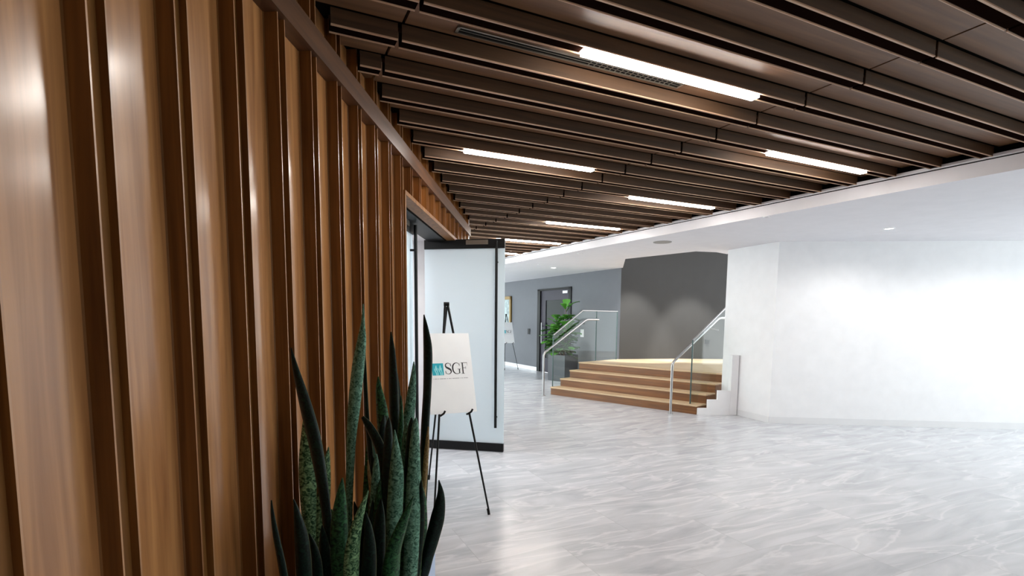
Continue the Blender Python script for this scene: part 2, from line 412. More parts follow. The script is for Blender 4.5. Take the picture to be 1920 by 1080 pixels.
# ------------------------------------------------------------------ grey wall, door, dark wall, white wall block
GA, GB = Vector((-1.9, 20.84, 0)), Vector((2.5, 12.2, 0)); GD = (GB-GA).normalized(); GN = Vector((-GD.y, GD.x, 0))*-1
if GN.y > 0: GN = -GN
def g_t(Y): return (Y-GA.y)/GD.y
MG = Matrix.Translation(GA) @ Matrix(((GD.x, GN.x, 0, 0), (GD.y, GN.y, 0, 0), (0, 0, 1, 0), (0, 0, 0, 1)))
GL = (GB-GA).length
d0, d1, DZ = g_t(15.62), g_t(14.02), 2.42
mb = MB()
mb.box((0, -.2, 0), (d0, 0, 3.0), 0, MG); mb.box((d1, -.2, 0), (GL, 0, 3.0), 0, MG); mb.box((d0, -.2, DZ), (d1, 0, 3.0), 0, MG)
struct(mb.build('wall_back', M_grey))
mb = MB(); mb.box((0, 0, 0), (d0-.02, .012, .11), 0, MG); mb.box((d1+.02, 0, 0), (GL, .012, .11), 0, MG)
struct(mb.build('baseboard_back', M_white))
M_dframe = mat('dark_door_metal', srgb(62, 58, 66), .4)
M_dleaf = mat('dark_door_leaf', srgb(66, 63, 72), .5, 0, .2)
dr = struct(bpy.data.objects.new('door_1', None)); COL.objects.link(dr)
MB().box((d0, -.16, 0), (d0+.16, .03, DZ), 0, MG).box((d1-.12, -.16, 0), (d1, .03, DZ), 0, MG).box((d0, -.16, DZ-.05), (d1, .03, DZ), 0, MG).build('door_frame', M_blackm, dr)
mb = MB(); a, b = d0+.16, d1-.12
g0, g1 = a+.26, b-.27
mb.box((a, -.06, .01), (g0, -.01, DZ-.05), 0, MG).box((g1, -.06, .01), (b, -.01, DZ-.05), 0, MG).box((g0, -.06, .01), (g1, -.01, .42), 0, MG).box((g0, -.06, DZ-.33), (g1, -.01, DZ-.05), 0, MG)
lf = mb.build('door_leaf', M_dleaf, dr)
M_dpane = mat('dark_glass', srgb(18, 24, 24), .2, 0, .12)
MB().box((g0, -.045, .42), (g1, -.03, DZ-.33), 0, MG).build('pane', M_dpane, lf)
mb = MB(); hx = g0-.10
mb.tube([MG @ Vector((hx, .06, .85)), MG @ Vector((hx, .06, 1.45))], .016).tube([MG @ Vector((hx, -.01, .95)), MG @ Vector((hx, .06, .95))], .012).tube([MG @ Vector((hx, -.01, 1.35)), MG @ Vector((hx, .06, 1.35))], .012)
mb.build('pull_handle', M_steel, lf)
MB().box((b-.34, -.01, DZ-.16), (b-.1, .0, DZ-.09), 0, MG).build('door_reflection', M_white, lf)  # bright reflection on the door, modelled as a pale plate

def on_wall(Yc, z, w, h, th=.015):
    c = g_t(Yc); return (c-w/2, .0, z-h/2), (c+w/2, th, z+h/2)
def wall_thing(name, label, cat, Yc, z, w, h, m_, th=.015):
    a, b = on_wall(Yc, z, w, h, th); return tag(MB().box(a, b, 0, MG).build(name, m_), label, cat)
wall_thing('door_button', 'small black wall plate on the grey wall left of the dark door', 'wall plate', 16.1, 1.17, .13, .17, M_blackm)
wall_thing('thermostat', 'small dark round-ended dot high on the grey wall behind the glass rail', 'thermostat', 13.5, 1.46, .06, .06, M_blackm, .02)
wall_thing('switch_plate', 'white switch plate on the grey wall behind the glass rail', 'light switch', 13.55, 1.2, .14, .2, M_white)
# framed picture
a, b = on_wall(18.0, 1.72, 1.9, 1.12, .05)
t = thing('framed_picture', 'gold framed picture hanging on the grey wall behind the far easel', 'picture')
M_gold = mat('gold_frame', srgb(120, 94, 36), .4, .5)
mb = MB(); fw = .10
mb.box(a, (b[0], b[1], a[2]+fw), 0, MG).box((a[0], a[1], b[2]-fw), b, 0, MG).box(a, (a[0]+fw, b[1], b[2]), 0, MG).box((b[0]-fw, a[1], a[2]), b, 0, MG)
mb.build('frame', M_gold, t)
def canvas_mat():
    mt = bpy.data.materials.new('soft_landscape'); mt.use_nodes = True; nt = mt.node_tree; b_ = nt.nodes['Principled BSDF']
    nz = nt.nodes.new('ShaderNodeTexNoise'); nz.inputs['Scale'].default_value = 5; nz.inputs['Detail'].default_value = 5
    tc = nt.nodes.new('ShaderNodeTexCoord'); nt.links.new(tc.outputs['Object'], nz.inputs['Vector'])
    cr = nt.nodes.new('ShaderNodeValToRGB'); e = cr.color_ramp.elements; e[0].position = .35; e[0].color = srgb(56, 80, 84); e[1].position = .65; e[1].color = srgb(150, 170, 172)
    nt.links.new(nz.outputs['Fac'], cr.inputs['Fac']); nt.links.new(cr.outputs['Color'], b_.inputs['Base Color']); b_.inputs['Roughness'].default_value = .3
    return mt
MB().box((a[0]+fw, .005, a[2]+fw), (b[0]-fw, .025, b[2]-fw), 0, MG).build('canvas', canvas_mat(), t)

# dark wall behind the landing, gently curved
pts = []
for i in range(13):
    s = i/12; pts.append((2.5+3.0*s, 12.2+.35*s+.14*math.sin(math.pi*s)))
poly = pts+[(p[0], p[1]+.15) for p in pts[::-1]]
struct(MB().prism(poly, 0, 3.6).build('wall_landing', M_dgrey))
tag(MB().box((4.63, 12.515, 1.0), (4.72, 12.575, 1.1)).build('wall_outlet', M_blackm), 'tiny black square outlet on the dark wall beside the right handrail', 'outlet')
# white wall block on the right: end towards the landing, long face to the facade
poly = [(3.62, 8.95), (3.735, 8.62), (3.965, 7.93), (9.4, 7.45), (9.4, 8.95)]
struct(MB().prism(poly, 0, 2.80).build('wall_right', M_white))
mb = MB()
def skirt(p, q_, off):
    p, q_ = Vector((*p, 0)), Vector((*q_, 0)); d = (q_-p).normalized(); n = Vector((d.y, -d.x, 0)); 
    pl = [p, q_, q_+n*off, p+n*off]; mb.prism([(v.x, v.y) for v in pl], 0, .10)
skirt((3.735, 8.62), (3.965, 7.93), -.006 if False else .006); skirt((3.965, 7.93), (9.4, 7.45), .006)
struct(mb.build('baseboard_right', mat('skirting_white', srgb(226, 226, 228), .5)))
# glazed end of the corridor on the far left, hidden behind the open door
wg = struct(bpy.data.objects.new('window_2', None)); COL.objects.link(wg)
for i in range(7):
    y = 7.55+i*2.2
    MB().box((-3.06, y-.04, 0), (-2.94, y+.04, 2.745)).build('mullion', M_alu, wg)
for i in range(6):
    y = 7.55+i*2.2
    MB().box((-3.01, y+.04, .06), (-2.99, y+2.16, 2.70)).build('pane', M_glass, wg)
struct(MB().box((-3.5, 7.36, 0), (-.62, 7.48, 3.0)).build('wall_corridor', M_white))
# wall behind the camera
struct(MB().box((-4, -3.2, 0), (9.4, -3.1, 3.0)).build('wall_front', M_wall))
# glazed facade on the right, out of the picture, where the daylight comes in
wf = struct(bpy.data.objects.new('window_1', None)); COL.objects.link(wf)
for i in range(6):
    y = -3.05+i*2.08
    MB().box((9.2, y-.04, 0), (9.32, y+.04, 2.745)).build('mullion', M_alu, wf)
for i in range(5):
    y = -3.05+i*2.08
    MB().box((9.25, y+.04, .06), (9.27, y+2.04, 2.70)).build('pane', M_glass, wf)
MB().box((9.2, -3.05, 0), (9.32, 7.4, .06)).build('sill', M_alu, wf)

# ------------------------------------------------------------------ stairs and landing
FL, FR = Vector((.80, 10.75, 0)), Vector((3.065, 8.575, 0))
E_ = (FR-FL).normalized(); B_ = Vector((.777, .629, 0)).normalized(); SWID = (FR-FL).length
RISE, TREAD = .16, .275
MST = Matrix.Translation(FL) @ Matrix(((E_.x, B_.x, 0, 0), (E_.y, B_.y, 0, 0), (0, 0, 1, 0), (0, 0, 0, 1)))
SA = math.atan2(E_.y, E_.x)
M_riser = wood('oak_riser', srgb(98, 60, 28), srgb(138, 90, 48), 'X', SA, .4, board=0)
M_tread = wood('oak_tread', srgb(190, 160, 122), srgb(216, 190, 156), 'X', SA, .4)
st = thing('staircase', 'four wide oak steps rising to the landing between glass railings', 'stairs')
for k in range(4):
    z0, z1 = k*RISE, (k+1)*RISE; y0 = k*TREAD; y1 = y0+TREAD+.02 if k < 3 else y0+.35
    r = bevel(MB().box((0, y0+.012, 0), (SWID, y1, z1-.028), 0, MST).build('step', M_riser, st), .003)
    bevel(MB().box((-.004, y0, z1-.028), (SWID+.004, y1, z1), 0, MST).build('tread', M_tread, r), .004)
Zp = 4*RISE
c = [MST @ Vector(q) for q in ((0, 1.17, 0), (SWID, 1.17, 0), (SWID+1.2, 1.54, 0), (SWID+1.2, 4.2, 0), (0.02, 2.27, 0))]
poly = [(q.x, q.y) for q in c]
poly = [(c[0].x, c[0].y), (c[1].x, c[1].y), (5.5, 9.2), (5.5, 12.5), (4.0, 12.52), (3.2, 12.36), (2.5, 12.2), (2.47, 12.22)]
struct(MB().prism(poly, .02, Zp-.001).build('floor_landing', wood('oak_landing', srgb(200, 174, 140), srgb(222, 198, 166), 'X', SA, .35)))
# white stepped side panel and its end post
MX = Matrix(((1, 0, 0, 0), (0, 0, 1, 0), (0, 1, 0, 0), (0, 0, 0, 1)))
prof = [(3.085, 0), (3.085, .112), (3.25, .112), (3.25, .255), (3.41, .255), (3.41, .41), (3.55, .41), (3.62, .41), (3.62, 0)]
struct(MB().prism(prof, 8.56, 8.61, 0, MX).build('trim_4', M_white))
struct(bevel(MB().box((3.62, 8.56, 0), (3.735, 8.68, 1.0)).build('trim_5', M_white), .004))

# ------------------------------------------------------------------ railings: x = along the steps' run, z up
def railing(name, label, inset, rail_inset, side, t_end, cap_pts, rail_pts, gl_poly, seams):
    t = thing(name, label, 'railing')
    def P(off, tt, z): return MST @ Vector((off, tt, z))
    # glass in its plane (run, up)
    MGx = MST @ Matrix.Translation((inset, 0, 0)) @ Matrix(((0, 0, 1, 0), (1, 0, 0, 0), (0, 1, 0, 0), (0, 0, 0, 1)))
    for poly in gl_poly:
        MB().prism(poly, -.006, .006, 0, MGx).build('glass_panel', M_glass, t)
    MB().tube([P(inset, *q) for q in cap_pts], .014).build('top_rail', M_steel, t)
    rp = [list(P(rail_inset, *q)) for q in rail_pts]
    # rounded bends
    out = [Vector(rp[0])]
    for i in range(1, len(rp)-1):
        p0, p1, p2 = Vector(rp[i-1]), Vector(rp[i]), Vector(rp[i+1]); r = .07
        a, b = p1+(p0-p1).normalized()*r, p1+(p2-p1).normalized()*r
        for j in range(7):
            s = j/6; out.append(a*(1-s)**2+p1*2*s*(1-s)+b*s*s)
    out.append(Vector(rp[-1]))
    MB().tube(out, .021, n=14).build('handrail', M_steel, t)
    mb = MB(); mb.lathe([(0, .012), (.045, .012), (.045, 0), (0, 0)][::-1], (out[0].x, out[0].y, 0)); mb.build('base_plate', M_steel, t)
    for (tt, z0, z1) in seams:
        MB().tube([P(inset, tt, z0), P(inset, tt, z1)], .011).build('post', M_gedge, t)
    for (tt, z) in ((rail_pts[2][0]-.3, rail_pts[2][1]-.3*.55-.02),):
        MB().tube([P(rail_inset, tt, z), P(inset, tt, z-.03)], .008).build('bracket', M_steel, t)
    return t
railing('glass_railing', 'left glass stair railing with steel handrail beside the leafy plant', -.02, .05, -1, 2.15,
    [(.08, 1.23), (.94, 1.75), (2.10, 1.75)], [(-.25, 0.0), (-.25, .87), (.98, 1.56), (1.37, 1.56)],
    [[(.08, .14), (.60, .14), (1.37, .5), (1.37, 1.74), (.94, 1.74), (.08, 1.22)], [(1.40, .5), (2.08, .5), (2.08, 1.74), (1.40, 1.74)]],
    [(.08, .14, 1.23), (1.385, .5, 1.74), (2.09, .6, 1.74)])
railing('glass_railing', 'right glass stair railing with steel handrail meeting the white wall', SWID-.137, SWID-.296, 1, 1.4,
    [(.05, 1.23), (1.10, 1.82)], [(-.25, 0.0), (-.25, .86), (1.14, 1.61), (1.34, 1.61)],
    [[(.05, .162), (.275, .162), (.275, .322), (.55, .322), (.55, .482), (.825, .482), (.825, .642), (1.10, .642), (1.10, 1.81), (.05, 1.22)]],
    [(.05, .162, 1.23)])

# ------------------------------------------------------------------ glass doors of the timber wall
def frosted():
    mt = bpy.data.materials.new('frosted_glass'); mt.use_nodes = True; nt = mt.node_tree; b_ = nt.nodes['Principled BSDF']
    b_.inputs['Base Color'].default_value = srgb(240, 247, 251); b_.inputs['Roughness'].default_value = .18
    tr = nt.nodes.new('ShaderNodeBsdfTranslucent'); tr.inputs[0].default_value = srgb(228, 240, 246)
    mx = nt.nodes.new('ShaderNodeMixShader'); mx.inputs[0].default_value = .5
    out = nt.nodes['Material Output']; nt.links.new(b_.outputs[0], mx.inputs[1]); nt.links.new(tr.outputs[0], mx.inputs[2]); nt.links.new(mx.outputs[0], out.inputs[0])
    return mt
M_frost = frosted()
DZT = 2.462
def glass_door(name, label, p0, p1, handle_off):
    p0, p1 = Vector((*p0, 0)), Vector((*p1, 0)); d = (p1-p0).normalized(); n = Vector((-d.y, d.x, 0)); w = (p1-p0).length
    if n.y > 0 and abs(d.x) > .5: n = -n
    if abs(d.x) <= .5 and n.x < 0: n = -n
    M = Matrix(((d.x, n.x, 0, 0), (d.y, n.y, 0, 0), (0, 0, 1, 0), (0, 0, 0, 1)))
    t = thing(name, label, 'door', p0)
    MB().box((0, -.007, .10), (w, .007, DZT-.10), 0, M).build('glass_panel', M_frost, t)
    tr_ = MB().box((0, -.022, DZT-.105), (w, .022, DZT), 0, M).build('top_rail', M_blackm, t)
    MB().box((w*.53, .0222, DZT-.062), (w*.80, .035, DZT-.012), 0, M).build('closer_cover', M_alu, tr_)
    MB().box((0, -.022, .008), (w, .022, .105), 0, M).build('bottom_rail', M_blackm, t)
    for sgn in (1, -1):
        mb = MB(); x = w-handle_off
        mb.tube([M @ Vector((x, sgn*.06, .30)), M @ Vector((x, sgn*.06, DZT-.03))], .016)
        hd = mb.build('pull_handle', M_blackm, t)
        for z in (.42, 2.2):
            MB().tube([M @ Vector((x, sgn*.007, z)), M @ Vector((x, sgn*.06, z))], .011).build('handle_mount', M_blackm, hd)
    return t
glass_door('glass_door', 'open frosted glass door with black rails, standing out behind the sign easel', (-1.03, 6.20), (-.092, 6.012), .085)
glass_door('glass_door', 'closed frosted glass door seen edge on, nearest the timber door jamb', (-1.03, 4.02), (-.975, 5.12), .10)
struct(MB().box((Y_J0, -.33, Z_HEAD-.004), (Y_J1, -.12, 2.60), 0, MW).build('door_header', M_blackm))

# ------------------------------------------------------------------ sign on easel
def strokes_to_mesh(mb, strokes, M, mi):
    for st_ in strokes:                       # list of (x, y, halfwidth along normal)
        pts = [Vector((p[0], p[1])) for p in st_]; k = len(pts); vs = []
        for i, p in enumerate(pts):
            d = (pts[min(i+1, k-1)]-pts[max(i-1, 0)])
            d = d.normalized() if d.length > 0 else Vector((1, 0)); nn = Vector((-d.y, d.x)); w = st_[i][2]
            vs += [M @ Vector((p.x+nn.x*w, p.y+nn.y*w, 0)), M @ Vector((p.x-nn.x*w, p.y-nn.y*w, 0))]
        mb.add(vs, [(2*i, 2*i+1, 2*i+3, 2*i+2) for i in range(k-1)], mi)
def serif_letters():
    th, tk = .022, .065
    Sx = smooth_path([(.60, .70, .02), (.59, .84, .02), (.50, .95, .022), (.34, .985, .024), (.16, .92, .04), (.09, .77, .06), (.17, .62, .075), (.36, .52, .085), (.55, .41, .08), (.63, .25, .06), (.56, .10, .04), (.38, .015, .024), (.20, .04, .022), (.10, .14, .02), (.08, .29, .02)], 5)
    Ss = [Sx, [(.60, .70, .004), (.63, .70, .03), (.63, .99, .008)], [(.07, .01, .008), (.07, .30, .03)]]
    G = smooth_path([(.80, .72, .02), (.74, .88, .022), (.62, .965, .024), (.45, .985, .028), (.25, .90, .05), (.12, .72, .068), (.09, .50, .072), (.13, .27, .066), (.26, .09, .045), (.45, .012, .026), (.62, .03, .024), (.74, .09, .022)], 5)
    Gs = [G, [(.80, .72, .022), (.80, .99, .008)], [(.76, .04, .055), (.76, .42, .055)], [(.58, .43, .018), (.90, .43, .018)]]
    Fs = [[(.22, 0, .06), (.22, 1, .06)], [(.06, .02, .02), (.38, .02, .02)], [(.06, .98, .02), (.72, .98, .02)], [(.70, .99, .012), (.715, .70, .006)], [(.28, .52, .018), (.52, .52, .018)], [(.53, .40, .008), (.53, .64, .02)]]
    return [(Ss, 0), (Gs, .72), (Fs, 1.62)]
M_board = mat('white_board', srgb(248, 251, 255), .4)
M_ink = mat('black_ink', srgb(26, 28, 34), .6)
M_teal = mat('teal_ink', srgb(24, 176, 196), .6)
M_teal2 = mat('pale_teal_ink', srgb(150, 232, 238), .6)
M_grey_ink = mat('grey_ink', srgb(150, 150, 160), .6)
APEX, LFt, RFt = Vector((-.56, 4.45, 1.671)), Vector((-.587, 3.856, 0)), Vector((-.173, 4.052, 0))
_en = (LFt-APEX).cross(RFt-APEX).normalized()
if _en.y > 0: _en = -_en                                   # towards the viewer
def _hit(u, v):
    r = ray(u, v); o = Vector((0, 0, H)); return o + r*((APEX+_en*.022-o).dot(_en)/r.dot(_en))
BL, BR = _hit(807.5, 778), _hit(892, 771.5)
BR.z = BL.z
def easel(label, slabel, loc=(0, 0, 0), rotz=0):
    base = (LFt+RFt)/2; base.z = 0
    t = thing('easel', label, 'easel', base)
    def Q(v): return Vector(v)-base
    for nm, foot, ap in (('left', LFt, APEX+Vector((-.012, 0, 0))), ('right', RFt, APEX+Vector((.012, 0, 0)))):
        lg = MB().tube([Q(ap), Q(foot+Vector((0, 0, .02)))], [.010, .0075], n=8).build('leg', M_blackm, t)
        MB().tube([Q(foot), Q(foot+(ap-foot).normalized()*.05)], .011, n=8).build('foot', M_blackm, lg)
    rear = Vector((-.80, 4.95, 0))
    lg = MB().tube([Q(APEX+Vector((0, .02, -.01))), Q(rear)], [.010, .0075], n=8).build('leg', M_blackm, t)
    MB().tube([Q(rear), Q(rear+(APEX-rear).normalized()*.05)], .011, n=8).build('foot', M_blackm, lg)
    MB().tube([Q(APEX+Vector((-.022, -.005, .012))), Q(APEX+Vector((.022, .005, .012)))], .018, n=10).build('top_clamp', M_blackm, t)
    w = (BR-BL).normalized(); up = w.cross(_en)
    if up.z < 0: up = -up
    nn = _en
    for fr in ((.20), (.80)):
        p = BL-_en*.022+w*(.39*fr)
        mb = MB(); mb.tube([Q(p+up*-.012), Q(p+nn*.035+up*-.014), Q(p+nn*.05+up*.0+w*.022), Q(p+nn*.055+up*.02+w*.034)], .008, n=8)
        mb.build('support_hook', M_blackm, t)
    W_, H_ = .392, .668
    M = Matrix((( w.x, up.x, nn.x, 0), (w.y, up.y, nn.y, 0), (w.z, up.z, nn.z, 0), (0, 0, 0, 1)))
    sb = thing('sign_board', slabel, 'sign', BL)
    MB().box((0, 0, 0), (W_, H_, .006), 0, M).build('board', M_board, sb)
    mb = MB()
    # teal emblem
    ex, ey, es = .045, .315, .098
    mb.add([M @ Vector(q) for q in ((ex, ey, .0065), (ex+es*.98, ey, .0065), (ex+es*.98, ey+es*1.02, .0065), (ex, ey+es*1.02, .0065))], [(0, 1, 2, 3)], 0)
    mb.build('emblem', [M_teal], sb)
    mb = MB(); Me = M @ Matrix.Translation((ex, ey, .0072)) @ Matrix.Scale(es, 4)
    figs = []
    for x0, hgt in ((.36, .84), (.72, .86)):
        figs.append(smooth_path([(x0+.0, 0.02, .05), (x0-.04, .22, .04), (x0-.13, .42, .045), (x0-.17, .58, .03)], 4))
        figs.append(smooth_path([(x0+.12, 0.02, .05), (x0+.10, .25, .04), (x0+.06, .45, .045), (x0+.09, .62, .03)], 4))
        figs.append(smooth_path([(x0-.02, .40, .03), (x0-.03, .62, .075), (x0+.0, hgt, .03)], 4))
    strokes_to_mesh(mb, figs, Me, 0)
    mb.build('emblem_figures', M_teal2, sb)
    mb = MB()
    for lets, xo in serif_letters():
        strokes_to_mesh(mb, lets, M @ Matrix.Translation((.152+xo*.098*.86, .322, .0068)) @ Matrix.Diagonal((.098*.86, .094, 1, 1)), 0)
    mb.build('lettering', M_ink, sb)
    mb = MB()
    rr = random.Random(3); x = .05
    while x < .345:
        wd = rr.choice((.004, .006, .008)); mb.add([M @ Vector(q) for q in ((x, .283, .0068), (x+wd, .283, .0068), (x+wd, .289, .0068), (x, .289, .0068))], [(0, 1, 2, 3)], 0); x += wd+rr.choice((.004, .005, .009))
    mb.build('small_print', M_grey_ink, sb)
    return t, sb
e1, s1 = easel('black tripod easel in front of the open glass door', 'white sign board with teal square and SGF lettering on the near easel')
# the far easel is the same kind: copies moved down the corridor
dest = Vector((-.02, 15.9, 0)); ro = Matrix.Rotation(math.radians(12), 4, 'Z')
base = e1.location.copy(); off = s1.location-base
e2 = copy_tree(e1); s2 = copy_tree(s1)
sc = 1.0
e2.location = dest; e2.rotation_euler.z = math.radians(0)
s2.location = dest+off
e2['label'] = 'far black easel against the grey wall beside the gold picture'
s2['label'] = 'small far white sign board on the easel by the gold framed picture'
for a in (e1, e2): a['group'] = 'black sign easels'
for a in (s1, s2): a['group'] = 'white sign boards'

# ------------------------------------------------------------------ fittings of the white ceiling
def ceil_disc(name, label, cat, x, y, r, m_in, m_ring, group=None):
    t = thing(name, label, cat, (x, y, Z_WHITE), 0, group)
    MB().lathe([(r*.8, -.002), (r, -.010), (r*1.06, -.004), (r*1.06, 0)], n=28).build('ring', m_ring, t)
    MB().lathe([(0, -.003), (r*.82, -.003)][::-1], n=28).build('lens', m_in, t)
    return t
M_vent = mat('speaker_grille', srgb(150, 148, 146), .6)
M_dl = mat('downlight_lens', srgb(250, 250, 250), .4, emit=(1, .97, .92, 1), es=10)
ceil_disc('ceiling_speaker', 'round grey ceiling speaker in the white ceiling above the dark wall', 'speaker', 2.27, 8.1, .13, M_vent, M_vent)
ceil_disc('recessed_downlight', 'unlit dark recessed downlight nearest the grey wall door, left of the lit one', 'ceiling light', .585, 11.6, .05, M_blackm, M_white, 'downlights')
t = ceil_disc('recessed_downlight', 'lit recessed downlight in the white ceiling above the far door', 'ceiling light', .945, 12.3, .075, M_dl, M_white, 'downlights')
o = spot('lamp', (.945, 12.3, Z_WHITE-.02), (.6, 13.2, 0), 70, 120, .7); o.parent = t; o.matrix_parent_inverse = Matrix.Translation((-.945, -12.3, -Z_WHITE))
ceil_disc('smoke_detector', 'small round detector on the white ceiling left of the ceiling speaker', 'detector', 1.21, 9.6, .05, M_vent, M_white)
ceil_disc('sprinkler_head', 'tiny grey sprinkler at the right of the white ceiling', 'sprinkler', 2.87, 6.07, .035, M_vent, M_white)
def dl(label, x, y, energy, tx=None, ty=None, size=110, z=Z_WHITE):
    t = ceil_disc('recessed_downlight', label, 'ceiling light', x, y, .06, M_dl, M_white, 'downlights'); t.location.z = z
    o = spot('lamp', (x, y, z-.02), (tx if tx is not None else x, ty if ty is not None else y, 0), energy, size, .6)
    o.parent = t; o.matrix_parent_inverse = Matrix.Translation((-x, -y, -z)); return t
dl('left of the two downlights washing the dark wall above the landing', 2.8, 10.9, 330, 2.95, 12.5, 46, 3.6)
dl('right of the two downlights washing the dark wall above the landing', 4.15, 11.05, 330, 4.3, 12.65, 46, 3.6)
for i, (x, y, e_, lb) in enumerate(((4.75, 6.75, 22, 'added fill downlight in the white ceiling nearest the corner of the white wall'), (6.4, 6.5, 22, 'added fill downlight in the white ceiling in front of the long white wall'), (8.0, 6.3, 22, 'added fill downlight in the white ceiling at the far end of the long white wall'))):
    dl(lb, x, y, e_, x+.05, y+.2, 150)  # lamps added to brighten the white walls
# ------------------------------------------------------------------ potted snake plant
def leaf_mat(name, dark, light, lo, hi):
    mt = bpy.data.materials.new(name); mt.use_nodes = True; nt = mt.node_tree; L = nt.links.new; b_ = nt.nodes['Principled BSDF']
    b_.inputs['Roughness'].default_value = .42; b_.inputs['Specular IOR Level'].default_value = .22
    uv = nt.nodes.new('ShaderNodeUVMap'); uv.uv_map = 'leaf'
    mp = nt.nodes.new('ShaderNodeMapping'); mp.inputs['Scale'].default_value = (4, 80, 1); L(uv.outputs[0], mp.inputs[0])
    n1 = nt.nodes.new('ShaderNodeTexNoise'); n1.inputs['Scale'].default_value = 1; n1.inputs['Detail'].default_value = 5; n1.inputs['Distortion'].default_value = 1.2; L(mp.outputs[0], n1.inputs['Vector'])
    cr = nt.nodes.new('ShaderNodeValToRGB'); e = cr.color_ramp.elements; e[0].position = lo; e[0].color = dark; e[1].position = hi; e[1].color = light; L(n1.outputs['Fac'], cr.inputs[0])
    # pale margin
    sx = nt.nodes.new('ShaderNodeSeparateXYZ'); L(uv.outputs[0], sx.inputs[0])
    a = nt.nodes.new('ShaderNodeMath'); a.operation = 'SUBTRACT'; a.inputs[1].default_value = .5; L(sx.outputs['X'], a.inputs[0])
    ab = nt.nodes.new('ShaderNodeMath'); ab.operation = 'ABSOLUTE'; L(a.outputs[0], ab.inputs[0])
    gt = nt.nodes.new('ShaderNodeMath'); gt.operation = 'GREATER_THAN'; gt.inputs[1].default_value = .478; L(ab.outputs[0], gt.inputs[0])
    mx = nt.nodes.new('ShaderNodeMix'); mx.data_type = 'RGBA'; mx.inputs['B'].default_value = srgb(120, 122, 84)
    m5 = nt.nodes.new('ShaderNodeMath'); m5.operation = 'MULTIPLY'; m5.inputs[1].default_value = .5; L(gt.outputs[0], m5.inputs[0])
    L(m5.outputs[0], mx.inputs['Factor']); L(cr.outputs[0], mx.inputs['A']); L(mx.outputs['Result'], b_.inputs['Base Color'])
    return mt
M_lfA = leaf_mat('leaf_mottled', srgb(24, 62, 36), srgb(150, 188, 138), .42, .68)
M_lfB = leaf_mat('leaf_dark', srgb(6, 14, 11), srgb(22, 54, 40), .4, .8)
M_lfC = leaf_mat('leaf_mid', srgb(12, 40, 24), srgb(66, 120, 76), .38, .75)
M_lfD = leaf_mat('leaf_grey_green', srgb(30, 72, 56), srgb(126, 172, 148), .36, .66)
M_dry = leaf_mat('leaf_dry', srgb(120, 92, 58), srgb(196, 166, 118), .35, .7)
SOIL = .47
def snake_leaf(parent, org, P, yaw, m_):
    """P: list of (Vector, width) from tip to base"""
    raw = smooth_path([[p.x, p.y, p.z, w] for p, w in P], 7)
    k = len(raw); mb = MB(); vs = []; uvs = []; ln = 0; prev = None
    for i, (x, y, z, w) in enumerate(raw):
        p = Vector((x, y, z)); q0 = Vector(raw[max(i-1, 0)][:3]); q1 = Vector(raw[min(i+1, k-1)][:3])
        t = (q1-q0).normalized()
        if prev is not None: ln += (p-prev).length
        prev = p
        view = Vector((p.x, p.y, 0)).normalized(); side = t.cross(view).normalized()
        side = Matrix.Rotation(yaw, 3, t) @ side; nrm = side.cross(t).normalized()
        w = 1.15*max(w, .0012)/max(.3, math.cos(yaw))
        for j in range(5):
            c = (j-2)/2; off = side*(c*w/2)+nrm*(abs(c)**1.6*w*.22)
            vs.append(p+off-org); uvs.append((j/4, ln))
    fs = [(i*5+j, i*5+j+1, (i+1)*5+j+1, (i+1)*5+j) for i in range(k-1) for j in range(4)]
    mb.add(vs, fs, 0, True)
    o = mb.build('leaf', m_, parent)
    ul = o.data.uv_layers.new(name='leaf')
    for lp in o.data.loops: ul.data[lp.index].uv = uvs[lp.vertex_index]
    sd = o.modifiers.new('thick', 'SOLIDIFY'); sd.thickness = .0035; sd.offset = 0
    return o
pc = MW @ Vector((1.80, .32, 0))
sp = thing('potted_snake_plant', 'snake plant with tall mottled green leaves in a pale box planter by the timber wall', 'plant', pc)
MPL = Matrix.Rotation(WANG-math.pi/2, 4, 'Z')
M_pot = mat('pale_planter', srgb(168, 186, 214), .35)
hx_, hy_, PR_Z = .215, .47, .585
mb = MB(); w_ = .022
mb.box((-hx_, -hy_, 0), (-hx_+w_, hy_, PR_Z), 0, MPL).box((hx_-w_, -hy_, 0), (hx_, hy_, PR_Z), 0, MPL).box((-hx_+w_, -hy_, 0), (hx_-w_, -hy_+w_, PR_Z), 0, MPL).box((-hx_+w_, hy_-w_, 0), (hx_-w_, hy_, PR_Z), 0, MPL).box((-hx_+w_, -hy_+w_, 0), (hx_-w_, hy_-w_, .03), 0, MPL)
mb.build('planter', M_pot, sp)
MB().box((-hx_+w_, -hy_+w_, .03), (hx_-w_, hy_-w_, SOIL), 0, MPL).build('soil', mat('soil', srgb(38, 28, 22), .95, bump=.8, bscale=60), sp)
A_, B2, C_, D_ = M_lfA, M_lfB, M_lfC, M_lfD
